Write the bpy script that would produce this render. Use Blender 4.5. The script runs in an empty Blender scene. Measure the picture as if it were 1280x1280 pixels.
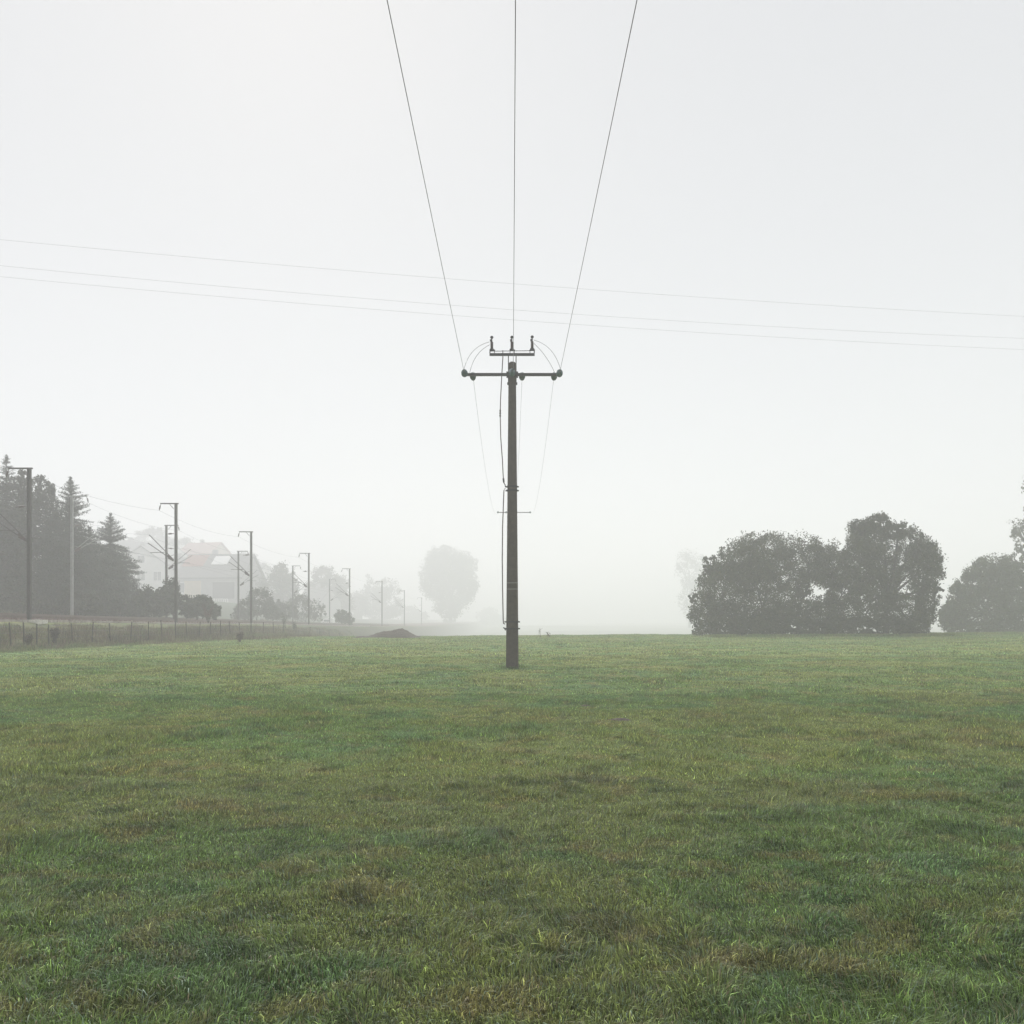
import bpy, math, random
import numpy as np
from mathutils import Vector
SC = bpy.context.scene
COL = SC.collection
RNG = np.random.default_rng(7)
random.seed(7)
F, CX, HY, E = 1150.0, 640.0, 771.0, 1.53          # lens in photo pixels, centre column, horizon row, eye height
def P(px, py, d): return ((px-CX)/F*d, d, E+(HY-py)/F*d)
def PX(px, d): return (px-CX)/F*d
def PZ(py, d): return E+(HY-py)/F*d

# ---------------------------------------------------------------- noise and terrain
def _hash(i, j, s):
    n = (i.astype(np.int64)*374761393 + j.astype(np.int64)*668265263 + s*1274126177) & 0xffffffff
    n = ((n ^ (n >> 13))*1274126177) & 0xffffffff
    n = n ^ (n >> 16)
    return (n & 0xffffff)/float(0xffffff)
def vnoise(x, y, s=0):
    i = np.floor(x); j = np.floor(y); u = x-i; v = y-j
    u = u*u*(3-2*u); v = v*v*(3-2*v)
    a = _hash(i, j, s); b = _hash(i+1, j, s); c = _hash(i, j+1, s); d = _hash(i+1, j+1, s)
    return (a*(1-u)+b*u)*(1-v)+(c*(1-u)+d*u)*v
def fbm(x, y, s=0, o=4):
    t = 0; a = .5; n = 0
    for k in range(o):
        t = t+a*vnoise(x*2**k+13.7*k, y*2**k+7.1*k, s+k); n += a; a *= .55
    return t/n
def sm(t):
    t = np.clip(t, 0, 1); return t*t*(3-2*t)
def emb_z(y): return np.interp(y, [0, 48, 65, 84, 109, 136, 250, 900], [1.6, 1.28, 1.0, .85, .5, .12, -1.0, -3.4])
def edge_x(y): return -23.2-3.2*sm((62-y)/24)
def ground(x, y):
    x = np.asarray(x, float); y = np.asarray(y, float)
    z = (.09+.005*x)*sm(y/60)
    z = z-6.0*sm((y-67)/110)
    field = .10*(fbm(x/6, y/6, 3, 3)-.5)*sm(y/12)+.075*(fbm(x/1.1, y/1.1, 5, 3)-.5)
    field *= np.where(y < 120, 1, 0)
    far = 3.0*(fbm(x/160, y/160, 11, 2)-.5)*sm((y-200)/200)
    z = z+field+far
    ex = edge_x(y)
    ez = emb_z(y)+.58*np.clip((ex-x)/10.5, 0, 1)-.55*sm((ex-10.6-x)/2.5)
    ez = ez+5.0*sm((-x-37)/24)*sm((y-60)/50)*(1-.6*sm((y-190)/150))
    u = sm((ex+4.1-x)/4.1)
    return z*(1-u)+ez*u

# ---------------------------------------------------------------- mesh helpers
def mesh_np(name, V, Fc, mat, parent=None, col=None, smooth=False):
    """V (n,3); Fc (m,k) with one k for all faces."""
    me = bpy.data.meshes.new(name)
    V = np.asarray(V, np.float32); Fc = np.asarray(Fc, np.int32); m, k = Fc.shape
    me.vertices.add(len(V)); me.vertices.foreach_set('co', V.ravel())
    me.loops.add(m*k); me.loops.foreach_set('vertex_index', Fc.ravel())
    me.polygons.add(m)
    me.polygons.foreach_set('loop_start', np.arange(0, m*k, k, dtype=np.int32))
    me.polygons.foreach_set('loop_total', np.full(m, k, np.int32))
    if smooth: me.polygons.foreach_set('use_smooth', np.ones(m, bool))
    if col is not None:
        a = me.attributes.new('tint', 'FLOAT_COLOR', 'POINT')
        c = np.ones((len(V), 4), np.float32); c[:, :3] = col
        a.data.foreach_set('color', c.ravel())
    me.update(calc_edges=True)
    me.materials.append(mat)
    o = bpy.data.objects.new(name, me); COL.objects.link(o)
    if parent: o.parent = parent
    return o

class MB:
    def __init__(s): s.v = []; s.f = []
    def box(s, x0, x1, y0, y1, z0, z1):
        n = len(s.v)
        s.v += [(x0,y0,z0),(x1,y0,z0),(x1,y1,z0),(x0,y1,z0),(x0,y0,z1),(x1,y0,z1),(x1,y1,z1),(x0,y1,z1)]
        s.f += [[n+i for i in q] for q in ((0,3,2,1),(4,5,6,7),(0,1,5,4),(1,2,6,5),(2,3,7,6),(3,0,4,7))]
    def tube(s, pts, rad, seg=8):
        pts = [Vector(p) for p in pts]
        if not hasattr(rad, '__len__'): rad = [rad]*len(pts)
        n0 = len(s.v)
        for i, p in enumerate(pts):
            t = (pts[min(i+1, len(pts)-1)]-pts[max(i-1, 0)])
            t = t.normalized() if t.length > 1e-9 else Vector((0,0,1))
            up = Vector((0,0,1)) if abs(t.z) < .9 else Vector((1,0,0))
            a = t.cross(up).normalized(); b = t.cross(a).normalized()
            for k in range(seg):
                th = 2*math.pi*k/seg
                s.v.append(tuple(p+(a*math.cos(th)+b*math.sin(th))*rad[i]))
        for i in range(len(pts)-1):
            for k in range(seg):
                k2 = (k+1) % seg; a0 = n0+i*seg; b0 = a0+seg
                s.f.append([a0+k, a0+k2, b0+k2, b0+k])
        s.f.append([n0+k for k in range(seg)][::-1]); e = n0+(len(pts)-1)*seg
        s.f.append([e+k for k in range(seg)])
    def poly_prism(s, prof, axis='y', a=0, b=1):
        """prof: list of 2D points; extruded along axis between a and b"""
        n = len(s.v); k = len(prof)
        for t in (a, b):
            for p in prof:
                s.v.append({'y': (p[0], t, p[1]), 'x': (t, p[0], p[1]), 'z': (p[0], p[1], t)}[axis])
        s.f.append([n+i for i in range(k)][::-1]); s.f.append([n+k+i for i in range(k)])
        for i in range(k):
            j = (i+1) % k; s.f.append([n+i, n+j, n+k+j, n+k+i])
    def build(s, name, mat, parent=None, smooth=False, loc=None):
        me = bpy.data.meshes.new(name); me.from_pydata(s.v, [], s.f); me.update(); me.materials.append(mat)
        if smooth:
            for p in me.polygons: p.use_smooth = len(p.vertices) <= 4
        o = bpy.data.objects.new(name, me); COL.objects.link(o)
        if parent: o.parent = parent
        if loc: o.location = loc
        return o
def tag(o, label=None, cat=None, group=None, kind=None):
    if label: o['label'] = label
    if cat: o['category'] = cat
    if group: o['group'] = group
    if kind: o['kind'] = kind
    return o
def empty(name, loc, rz=0):
    o = bpy.data.objects.new(name, None); COL.objects.link(o); o.location = loc; o.rotation_euler = (0,0,rz)
    o.empty_display_size = .2
    return o
def copy_tree(o, parent=None):
    c = o.copy(); COL.objects.link(c)
    if parent: c.parent = parent
    for ch in list(o.children): copy_tree(ch, c)
    return c

# ---------------------------------------------------------------- materials
def mat(name, base, rough=.7, metal=0, var=.25, scale=8, attr=False, spec=.4, base2=None, bump=0, transl=0):
    m = bpy.data.materials.new(name); m.use_nodes = True; nt = m.node_tree; N = nt.nodes; L = nt.links
    b = N['Principled BSDF']; b.inputs['Roughness'].default_value = rough; b.inputs['Metallic'].default_value = metal
    b.inputs['Specular IOR Level'].default_value = spec
    tc = N.new('ShaderNodeTexCoord')
    nz = N.new('ShaderNodeTexNoise'); nz.inputs['Scale'].default_value = scale; nz.inputs['Detail'].default_value = 5
    nz.inputs['Roughness'].default_value = .65
    L.new(tc.outputs['Object'], nz.inputs['Vector'])
    mr = N.new('ShaderNodeMapRange'); mr.inputs['From Min'].default_value = .3; mr.inputs['From Max'].default_value = .7
    L.new(nz.outputs['Fac'], mr.inputs['Value'])
    if attr:
        a = N.new('ShaderNodeAttribute'); a.attribute_name = 'tint'
        mr.inputs['To Min'].default_value = 1-var; mr.inputs['To Max'].default_value = 1+var
        sc = N.new('ShaderNodeVectorMath'); sc.operation = 'SCALE'
        L.new(a.outputs['Color'], sc.inputs[0]); L.new(mr.outputs['Result'], sc.inputs['Scale'])
        out = sc.outputs['Vector']
    else:
        mx = N.new('ShaderNodeMix'); mx.data_type = 'RGBA'
        c2 = base2 or tuple(c*(1-var) for c in base); c1 = base if base2 else tuple(min(1, c*(1+var)) for c in base)
        mx.inputs['A'].default_value = (*c1, 1); mx.inputs['B'].default_value = (*c2, 1)
        L.new(mr.outputs['Result'], mx.inputs['Factor']); out = mx.outputs['Result']
    L.new(out, b.inputs['Base Color'])
    if bump:
        bp = N.new('ShaderNodeBump'); bp.inputs['Strength'].default_value = bump; bp.inputs['Distance'].default_value = .02
        L.new(nz.outputs['Fac'], bp.inputs['Height']); L.new(bp.outputs['Normal'], b.inputs['Normal'])
    if transl:
        tr = N.new('ShaderNodeBsdfTranslucent'); L.new(out, tr.inputs['Color'])
        ms = N.new('ShaderNodeMixShader'); ms.inputs[0].default_value = transl
        L.new(b.outputs[0], ms.inputs[1]); L.new(tr.outputs[0], ms.inputs[2])
        L.new(ms.outputs[0], N['Material Output'].inputs['Surface'])
    return m
M_concrete = mat('pole_concrete', (.105,.088,.070), .9, var=.25, scale=9, base2=(.058,.050,.042), bump=.35, spec=.2)
M_steel = mat('dark_steel', (.045,.042,.044), .6, .3, scale=20)
M_brown = mat('brown_porcelain', (.045,.022,.018), .35, scale=20)
M_teal = mat('teal_glass', (.035,.085,.085), .12, scale=6, spec=.7)
M_black = mat('black_rubber', (.012,.011,.012), .5, scale=10)
M_wire = mat('aluminium_wire', (.10,.10,.105), .5, .2, var=.1)
M_galv = mat('galvanised_mast', (.065,.062,.064), .65, .2, scale=3)
M_rust = mat('weathered_mast', (.055,.048,.046), .75, .1, scale=4)
M_pale = mat('pale_mast', (.26,.27,.27), .7, 0, scale=3)
M_foot = mat('concrete_footing', (.62,.60,.55), .9, scale=9)
M_rail = mat('rail_steel', (.12,.085,.07), .5, .3, scale=9)
M_sleeper = mat('sleeper_concrete', (.20,.14,.125), .9, scale=6)
M_wood = mat('grey_wood', (.055,.045,.036), .9, scale=12)
M_bark = mat('bark', (.045,.040,.034), .9, scale=7, bump=.5)
M_leaf = mat('leaf', (0,0,0), .7, attr=True, var=.25, scale=2.5, spec=.2, transl=.2)
M_grass = mat('grass_blade', (0,0,0), .45, attr=True, var=.12, scale=3, spec=.35, transl=.32)
M_ground = mat('turf', (0,0,0), .95, attr=True, var=.35, scale=22, spec=.1, bump=.6)
M_soil = mat('soil', (.13,.108,.094), .95, scale=9, base2=(.07,.058,.05), bump=.9, spec=.1)
M_weed = mat('dry_weed', (0,0,0), .8, attr=True, var=.2, scale=6, spec=.15, transl=.15)
M_white = mat('white_render', (.72,.72,.70), .85, scale=1.5, var=.08)
M_cream = mat('cream_render', (.50,.42,.30), .85, scale=1.5, var=.1)
M_greyw = mat('grey_render', (.33,.33,.32), .85, scale=1.5, var=.1)
M_tile = mat('grey_tile', (.13,.125,.125), .8, scale=5)
M_redtile = mat('red_tile', (.26,.10,.07), .8, scale=5)
M_glass = mat('window_glass', (.05,.06,.07), .1, scale=2, spec=.8)
M_trim = mat('white_trim', (.75,.75,.74), .6, scale=3, var=.05)
M_dkwood = mat('dark_timber', (.09,.06,.05), .8, scale=5)
M_shade = mat('opening_shade', (.05,.05,.055), .8, scale=5)  # near-black colour standing in for the shade inside openings

# ---------------------------------------------------------------- ground sheet
def turf_colour(x, y):
    """what grows and lies there: moss green, blue green, olive and straw patches, with tussock shade painted in"""
    n1 = fbm(x/.8, y/.8, 21, 4); n2 = fbm(x/2.0+50, y/2.0, 31, 4); n3 = fbm(x/.2, y/.2, 41, 3); n4 = fbm(x/.45, y/.45, 51, 4)
    g = np.stack([.162+0*x, .243+0*x, .070+0*x], -1)
    blue = np.array([.118,.218,.090]); olive = np.array([.240,.262,.078]); straw = np.array([.285,.225,.095]); dark = np.array([.040,.072,.026])
    def mixc(c, t, k): t = t[..., None]; return c*(1-t)+k*t
    g = mixc(g, sm((n1-.52)/.14)*.55, blue)
    g = mixc(g, sm((n2-.44)/.18)*.65, olive)
    g = mixc(g, sm((n4-.63)/.10)*.45, straw)
    g = mixc(g, sm((n3-.62)/.10)*.35, straw)
    n5 = fbm(x/.26+9, y/.20, 57, 3); g = mixc(g, sm((.40+.03*sm((7.5-y)/4)-n5)/.11)*.5, dark)  # dark grass plus painted tussock shade, more of it near the camera
    return g
def warp(n, span, near):
    t = np.linspace(-1, 1, n); k = 6.2
    s = np.sinh(k*t)/np.sinh(k); return s*span
gx = warp(521, 930, .1)
gy = np.concatenate([np.arange(-90, -2, 4.), np.arange(-2, 30, .16), np.arange(30, 90, .35), np.geomspace(90, 940, 160)])
X, Y = np.meshgrid(gx, gy)
Z = ground(X, Y)
nx, ny = len(gx), len(gy)
idx = np.arange(nx*ny).reshape(ny, nx)
Fq = np.stack([idx[:-1,:-1], idx[:-1,1:], idx[1:,1:], idx[1:,:-1]], -1).reshape(-1, 4)
gc = turf_colour(X, Y)
ex = edge_x(Y)
gc = gc*(.22+.45*sm((Y-4)/7))[..., None]                                           # thatch and earth; blade-gap shade and foreground darkening painted in toward the camera
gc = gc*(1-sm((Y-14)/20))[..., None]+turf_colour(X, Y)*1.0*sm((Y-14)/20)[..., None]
tb = (sm((ex+.5-X)/1.)*sm((X-(ex-11.2))/.8))[..., None]
ball = np.array([.25,.155,.135])*(.75+.5*vnoise(X*3, Y*3, 71))[..., None]
gc = gc*(1-tb)+ball*tb
hill = sm((-X-36)/3)[..., None]
dry = (sm((ex+4.6-X)/.8)*sm((X-ex)/.8)*.75)[..., None]; gc = gc*(1-dry)+np.array([.15,.135,.082])*(.6+.8*vnoise(X*1.2, Y*.8, 77))[..., None]*dry
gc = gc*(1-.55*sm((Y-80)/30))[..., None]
gc = gc*(1-hill)+np.array([.05,.07,.035])*hill
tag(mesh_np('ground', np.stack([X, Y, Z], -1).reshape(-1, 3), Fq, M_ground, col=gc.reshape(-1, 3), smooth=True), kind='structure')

# ---------------------------------------------------------------- grass
def blades(x, y, L, W, c, segs, lean, bend=.5):
    n = len(x); z = ground(x, y)-.004
    th = RNG.uniform(0, 2*math.pi, n)
    fx, fy = np.cos(th), np.sin(th)                   # width direction
    ld = RNG.uniform(0, 2*math.pi, n)
    clump = fbm(x/.35, y/.35, 61, 2)*12
    ld = np.where(RNG.random(n) < .6, clump, ld)
    l = lean*RNG.uniform(.25, 1.25, n)
    tx, ty = np.cos(ld)*l, np.sin(ld)*l
    b = np.stack([x, y, z], -1); w = np.stack([fx*W, fy*W, 0*W], -1)/2
    tip = b+np.stack([tx*L, ty*L, L*np.sqrt(np.clip(1-l*l*.6, .15, 1))], -1)
    if segs == 1:
        V = np.stack([b-w, b+w, tip], 1).reshape(-1, 3)
        i = np.arange(n)*3; Fc = np.stack([i, i+1, i+2], -1)
        C = np.repeat(c, 3, 0); return V, Fc, C
    mid = b+np.stack([tx*L*.5*(1-bend), ty*L*.5*(1-bend), L*.62*np.ones(n)], -1)
    V = np.stack([b-w, b+w, mid+w*.8, mid-w*.8, tip], 1).reshape(-1, 3)
    i = np.arange(n)*5
    Fc = np.concatenate([np.stack([i, i+1, i+2], -1), np.stack([i, i+2, i+3], -1), np.stack([i+3, i+2, i+4], -1)])
    C = np.repeat(c, 5, 0); return V, Fc, C
def scatter(y0, y1, dens, margin, slope=.62):
    A = .5*2*slope*(y1*y1-y0*y0)+2*margin*(y1-y0); n = int(A*dens)
    y = np.sqrt(RNG.uniform(0, 1, int(n*1.6))*(y1*y1-y0*y0)+y0*y0) if margin < 1 else RNG.uniform(y0, y1, int(n*3))
    if margin >= 1:                                  # accept in proportion to the width of the strip at y
        wmax = slope*y1+margin; y = y[RNG.random(len(y)) < (slope*y+margin)/wmax]
    y = y[:n]; x = RNG.uniform(-1, 1, len(y))*(slope*y+margin)
    return x, y
parts = []
for (y0, y1, dens, marg, segs, L0, W0) in ((1.6, 8.5, 17000, 1.6, 2, .058, .0042), (8.5, 18, 4600, 2, 1, .052, .0080),
                                           (18, 34, 900, 3, 1, .052, .015), (34, 74, 190, 4, 1, .06, .028)):
    x, y = scatter(y0, y1, dens, marg)
    keep = x > edge_x(y)+3.4
    x, y = x[keep], y[keep]
    hn = fbm(x/.9, y/.9, 81, 3); h2 = fbm(x/.22, y/.22, 83, 2)
    th = np.clip((hn-.25)*2.2, .5, 1.05)*(.5+1.0*h2)
    L = L0*th*RNG.uniform(.55, 1.45, len(x)); W = W0*RNG.uniform(.6, 1.3, len(x))
    long = RNG.random(len(x)) < .012*sm((hn-.45)/.15)+.002; L = np.where(long, L*1.8, L)
    L = L*(1+.22*sm((5.2-y)/2.6))
    c = turf_colour(x, y)*1.08*np.exp(RNG.normal(-.2, .6, (len(x), 1)))
    r = RNG.random(len(x))
    c = np.where((r < .05)[:, None], np.array([.34,.29,.17])*RNG.uniform(.6, 1.2, (len(x), 1)), c)
    c = np.where(((r > .05) & (r < .12))[:, None], np.array([.22,.31,.21])*RNG.uniform(.7, 1.3, (len(x), 1)), c)
    parts.append(blades(x, y, L, W, c, segs, .95 if segs == 2 else .85))
def tuft(x, y, h, w):
    c = turf_colour(x, y)*RNG.uniform(.5, 1.25, (len(x), 1)); parts.append(blades(x, y, h*RNG.uniform(.4, 1.3, len(x)), w*np.ones(len(x)), c, 2, .6))
a = RNG.uniform(0, 6.283, 420); rr = .17+np.abs(RNG.normal(0, .16, 420))*(1.3+np.sin(a*2+1)); tuft(.007+rr*np.cos(a), 27+rr*np.sin(a), .10, .009)
x = RNG.uniform(13.3, 54, 60000); y = 62.2+RNG.normal(0, .8, 60000)+.25*(x-11)*(x > 30)*.6+1.2*fbm(x/1.5, x*0, 91, 3); k = fbm(x/.8, y/.8, 93, 3) > .42
tuft(x[k], y[k], .17, .02)
off = 0; VV = []; FF = []; CC = []
for V, Fc, C in parts:
    VV.append(V); FF.append(Fc+off); CC.append(C); off += len(V)
tag(mesh_np('grass', np.concatenate(VV), np.concatenate(FF), M_grass, col=np.concatenate(CC)),
    'short damp meadow grass, green with olive and straw patches', 'grass', kind='stuff')

# tall dry weeds on the bank and along the fence
def weedstrip(n, y0, y1, o0, o1, h0, h1, pal, seed):
    rg = np.random.default_rng(seed)
    y = y0+(y1-y0)*rg.random(n)**1.25; x = edge_x(y)+rg.uniform(o0, o1, n)
    dn = fbm(x/.7, y/1.6, seed, 4); k = dn > .40; x, y, dn = x[k], y[k], dn[k]
    L = (h0+(h1-h0)*sm((dn-.4)/.3))*rg.uniform(.3, 1.35, len(x))*(.3+.7*sm((x-edge_x(y)-.6)/1.6) if o0 > 0 else 1); W = rg.uniform(.012, .035, len(x))
    pal = np.array(pal); c = pal[np.clip((fbm(x/.9, y/2.5, seed+3, 3)*1.9-.45+rg.uniform(-.25, .25, len(x)))*len(pal), 0, len(pal)-1).astype(int)]*rg.uniform(.6, 1.5, (len(x), 1))
    return blades(x, y, L, W, c, 1, .45)
DRY = [(.24,.21,.13), (.19,.17,.09), (.19,.13,.10), (.14,.14,.07), (.16,.12,.09), (.08,.07,.055)]
GRN = [(.14,.19,.08), (.17,.20,.09), (.20,.19,.09)]
wp = [weedstrip(90000, 30, 125, .9, 4.0, .10, .38, DRY+GRN, 5), weedstrip(110000, 30, 125, 1.4, 4.5, .08, .22, GRN+DRY[:2], 6),
      weedstrip(12000, 30, 110, 1.6, 3.6, .35, .80, DRY[2:], 8), weedstrip(34000, 60, 175, 1.0, 7.5, .10, .34, DRY, 9),
      weedstrip(26000, 40, 160, -13.2, -11.0, .2, .7, GRN+DRY, 10)]
off = 0; VV = []; FF = []; CC = []
for V, Fc, C in wp:
    VV.append(V); FF.append(Fc+off); CC.append(C); off += len(V)
tag(mesh_np('weeds', np.concatenate(VV), np.concatenate(FF), M_weed, col=np.concatenate(CC)),
    'brown and olive dry weeds growing along the railway bank', 'weeds', kind='stuff')

# ---------------------------------------------------------------- leaves and trees
def leaf_cloud(cent, spread, n_each, size, base, rg, droop=0, lvar=.35, aspect=2.2):
    """rhombus leaf sprigs scattered round many clump centres"""
    m = len(cent); n = m*n_each
    gv = rg.normal(0, 1, (n, 3)); gl = np.linalg.norm(gv, axis=1)[:, None]; gv *= np.minimum(1, rg.uniform(1.5, 2.6, (n, 1))/gl)
    p = np.repeat(cent, n_each, 0)+gv*np.repeat(spread, n_each, 0)
    d = rg.normal(0, 1, (n, 3)); d[:, 2] -= droop; d /= np.linalg.norm(d, axis=1)[:, None]
    e = np.cross(d, rg.normal(0, 1, (n, 3))); e /= np.linalg.norm(e, axis=1)[:, None]
    s = size*rg.uniform(.5, 1.4, n)[:, None]
    V = np.stack([p-d*s*.5, p+e*s*.5/aspect, p+d*s*.5, p-e*s*.5/aspect], 1).reshape(-1, 3)
    i = np.arange(n)*4; Fc = np.stack([i, i+1, i+2, i+3], -1)
    cl = rg.uniform(1-lvar, 1+lvar, (m, 1)); yl = rg.uniform(0, 1, (m, 1))
    c = np.asarray(base)*cl*(1+np.array([.35, .12, 0])*yl)
    c = np.repeat(c, n_each, 0)*rg.uniform(.75, 1.25, (n, 1))
    return V, Fc, np.repeat(c, 4, 0)
LEAF = (.048,.062,.030)
def tree(name, label, cat, px, d, blobs, size=.17, clumps=90, per=26, trunk=.2, base=LEAF, seed=1, group=None, multi=1, depth=.8, zb=None):
    """blobs: (px, py, rx, ry) in photo pixels at distance d -> real ellipsoids with their own depth"""
    rg = np.random.default_rng(seed); s = d/F
    bx = PX(px, d); bz = float(ground(bx, d)) if zb is None else zb
    root = empty(name, (bx, d, bz)); tag(root, label, cat, group)
    bl = []
    for (a, b, rx, ry) in blobs:
        bl.append((PX(a, d)-bx, rg.uniform(-.5, .5)*rx*s*depth, PZ(b, d)-bz, rx*s, rx*s*depth, ry*s))
    area = sum(b[3]*b[5] for b in bl)
    cen = []; spr = []
    for b in bl:
        k = max(6, int(1.15*clumps*len(bl)*b[3]*b[5]/area))
        v = rg.normal(0, 1, (k, 3)); v /= np.linalg.norm(v, axis=1)[:, None]
        r = rg.uniform(.30, 1, k)**.5
        out = r*(1+rg.normal(0, .09, k))
        cc = v*out[:, None]*np.array([b[3], b[4], b[5]])*.93+np.array(b[:3])
        cen.append(cc); spr.append(np.tile(np.array([b[3], b[4], b[5]])*.105, (k, 1))*rg.uniform(.55, 1.5, (k, 1)))
    cen = np.concatenate(cen); spr = np.concatenate(spr)
    ok = cen[:, 2] > .05; cen = cen[ok]; spr = spr[ok]
    V, Fc, C = leaf_cloud(cen, spr, per, size, base, rg)
    V[:, 2] = np.maximum(V[:, 2], .0)
    mesh_np('crown', V, Fc, M_leaf, root, col=C)
    t = MB()
    zt = max(b[2] for b in bl)
    for k in range(multi):
        lo = min(b[0]-b[3]*.5 for b in bl); hi = max(b[0]+b[3]*.5 for b in bl)
        x0 = 0 if multi == 1 else lo+(hi-lo)*(k+.5)/multi
        mine = [b for b in bl if multi == 1 or abs(b[0]-x0) < (hi-lo)/multi*.75]
        if not mine: continue
        top = max(b[2] for b in mine); r = trunk/(multi**.35)
        fork = Vector((x0+rg.normal(0, .1), 0, top*.33))
        gz = float(ground(bx+x0, d))-bz if zb is None else 0
        t.tube([(x0, 0, gz-.15), (x0+rg.normal(0, .04), 0, gz*.5+top*.16), tuple(fork)], [r*1.25, r*.95, r*.8], 8)
        for b in mine:
            c = Vector(b[:3]); mid = fork.lerp(c, .5)+Vector((rg.normal(0, .2), rg.normal(0, .2), .15))
            t.tube([tuple(fork), tuple(mid), tuple(c)], [r*.6, r*.4, r*.2], 6)
            for q in range(7):
                v = Vector(rg.normal(0, 1, 3)).normalized(); v.z = abs(v.z)*.8+.1*0
                e = c+Vector((v.x*b[3]*.85, v.y*b[4]*.85, v.z*b[5]*.85))
                m2 = c.lerp(e, .5)+Vector((0, 0, b[5]*.06))
                t.tube([tuple(mid.lerp(c, .4+.08*q)), tuple(m2), tuple(e)], [r*.25, r*.15, r*.05], 4)
    t.build('trunk', M_bark, root)
    return root
def conifer(name, label, px, d, top_py, half_px, seed, base=(.030,.045,.030), tiers=26, ragged=.35, group=None, skirt=.06, size=.17):
    rg = np.random.default_rng(seed); s = d/F; bx = PX(px, d); bz = float(ground(bx, d)); H = PZ(top_py, d)-bz; R = half_px*s
    root = empty(name, (bx, d, bz)); tag(root, label, 'conifer', group)
    t = MB(); t.tube([(0, 0, -.15), (0, 0, H*.5), (0, 0, H*.99)], [H*.022, H*.014, .02], 8)
    cen = []; dirs = []
    for i in range(tiers):
        u = i/(tiers-1); h = H*(skirt+(1-skirt)*u**.92)
        r = R*(1-u)**.78*(1+rg.uniform(-.18, .18))+.05
        nb = 17 if u < .6 else (13 if u < .8 else 8)
        a0 = rg.uniform(0, 6.28)
        for k in range(nb):
            h = H*(skirt+(1-skirt)*u**.92)+rg.normal(0, .28)*H*(1-skirt)/tiers
            a = a0+6.283*k/nb+rg.normal(0, .15); rr = r*(1+rg.uniform(-ragged, ragged*.8))
            dr = np.array([math.cos(a), math.sin(a), 0])
            nseg = max(4, int(rr/.13)); v = np.linspace(.1, 1, nseg)[:, None]
            lift = .45*rr if u > .7 else -.04*rr
            pts = dr*rr*v+np.array([0, 0, 1])*(h+lift*v-.20*rr*v**2+.10*rr*v**4)
            cen.append(pts); dirs.append(np.tile(dr, (nseg, 1)))
            t.tube([(0, 0, h), tuple(pts[-1])], [.025+.012*(1-u), .008], 4)
    cen = np.concatenate(cen); dirs = np.concatenate(dirs); per = 15
    n = len(cen)*per; p = np.repeat(cen, per, 0)+rg.normal(0, 1, (n, 3))*np.array([.15, .15, .12])*np.clip(1.15-.8*np.repeat(cen, per, 0)[:, 2:3]/H, .35, 1)
    dd = np.repeat(dirs, per, 0)+rg.normal(0, .8, (n, 3)); dd[:, 2] -= .25; dd /= np.linalg.norm(dd, axis=1)[:, None]
    e = np.cross(dd, rg.normal(0, 1, (n, 3))); e /= np.linalg.norm(e, axis=1)[:, None]
    sz = size*rg.uniform(.6, 1.3, n)[:, None]*np.clip(1.15-.65*p[:, 2:3]/H, .4, 1)
    V = np.stack([p-dd*sz*.5, p+e*sz*.22, p+dd*sz*.5, p-e*sz*.22], 1).reshape(-1, 3)
    i = np.arange(n)*4; Fc = np.stack([i, i+1, i+2, i+3], -1)
    C = np.repeat(np.array(base)*rg.uniform(.65, 1.35, (n, 1)), 4, 0)
    mesh_np('crown', V, Fc, M_leaf, root, col=C); t.build('trunk', M_bark, root)
    return root

# right-hand clump
G1 = 'trees standing at the right edge of the field'
tree('willow_tree', 'broad round-topped willow at the left end of the dark clump on the right', 'tree', 935, 66,
     [(903,735,36,36),(884,768,22,28),(880,786,18,12),(905,784,30,16),(935,782,30,18),(965,786,28,14),(925,705,34,34),(912,772,34,22),(962,694,42,34),(958,742,40,34),(965,775,36,18),(868,745,9,10),(888,708,14,14)],
     clumps=80, per=64, seed=11, group=G1, multi=2, base=(.056,.067,.036), size=.16, trunk=.15)
tree('willow_tree', 'lower willow joining the broad round one to the tall tree on the right', 'tree', 1030, 67,
     [(990,784,28,16),(1020,786,28,13),(1050,782,28,18),(1008,702,36,30),(1040,712,30,32),(1000,760,32,14),(1035,768,34,24),(1052,740,24,24),(998,732,22,18)],
     clumps=80, per=60, seed=12, group=G1, multi=2, base=(.054,.065,.036), size=.16)
tree('ash_tree', 'tallest tree of the right clump with a ragged feathery top', 'tree', 1108, 64,
     [(1094,672,30,26),(1076,660,16,14),(1100,654,22,15),(1122,664,16,14),(1070,700,26,32),(1104,712,34,30),(1142,684,24,26),(1150,712,26,34),(1168,700,12,22),(1080,782,28,16),(1110,784,28,16),(1142,782,28,18),(1082,752,26,26),(1128,764,38,28),(1160,750,14,40),(1172,740,8,10)],
     clumps=74, per=56, seed=13, group=G1, trunk=.2, base=(.048,.058,.034), size=.16)
tree('round_tree', 'smaller rounded tree beyond the gap at the far right', 'tree', 1232, 84,
     [(1186,768,12,20),(1200,785,24,12),(1232,786,26,12),(1264,786,26,12),(1238,712,24,20),(1215,732,22,24),(1256,722,26,26),(1198,748,14,20),(1232,758,40,30),(1272,738,26,36),(1200,770,20,18),(1276,772,24,20),(1190,768,14,16)],
     clumps=78, per=50, seed=14, group=G1, trunk=.18, size=.21)
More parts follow.
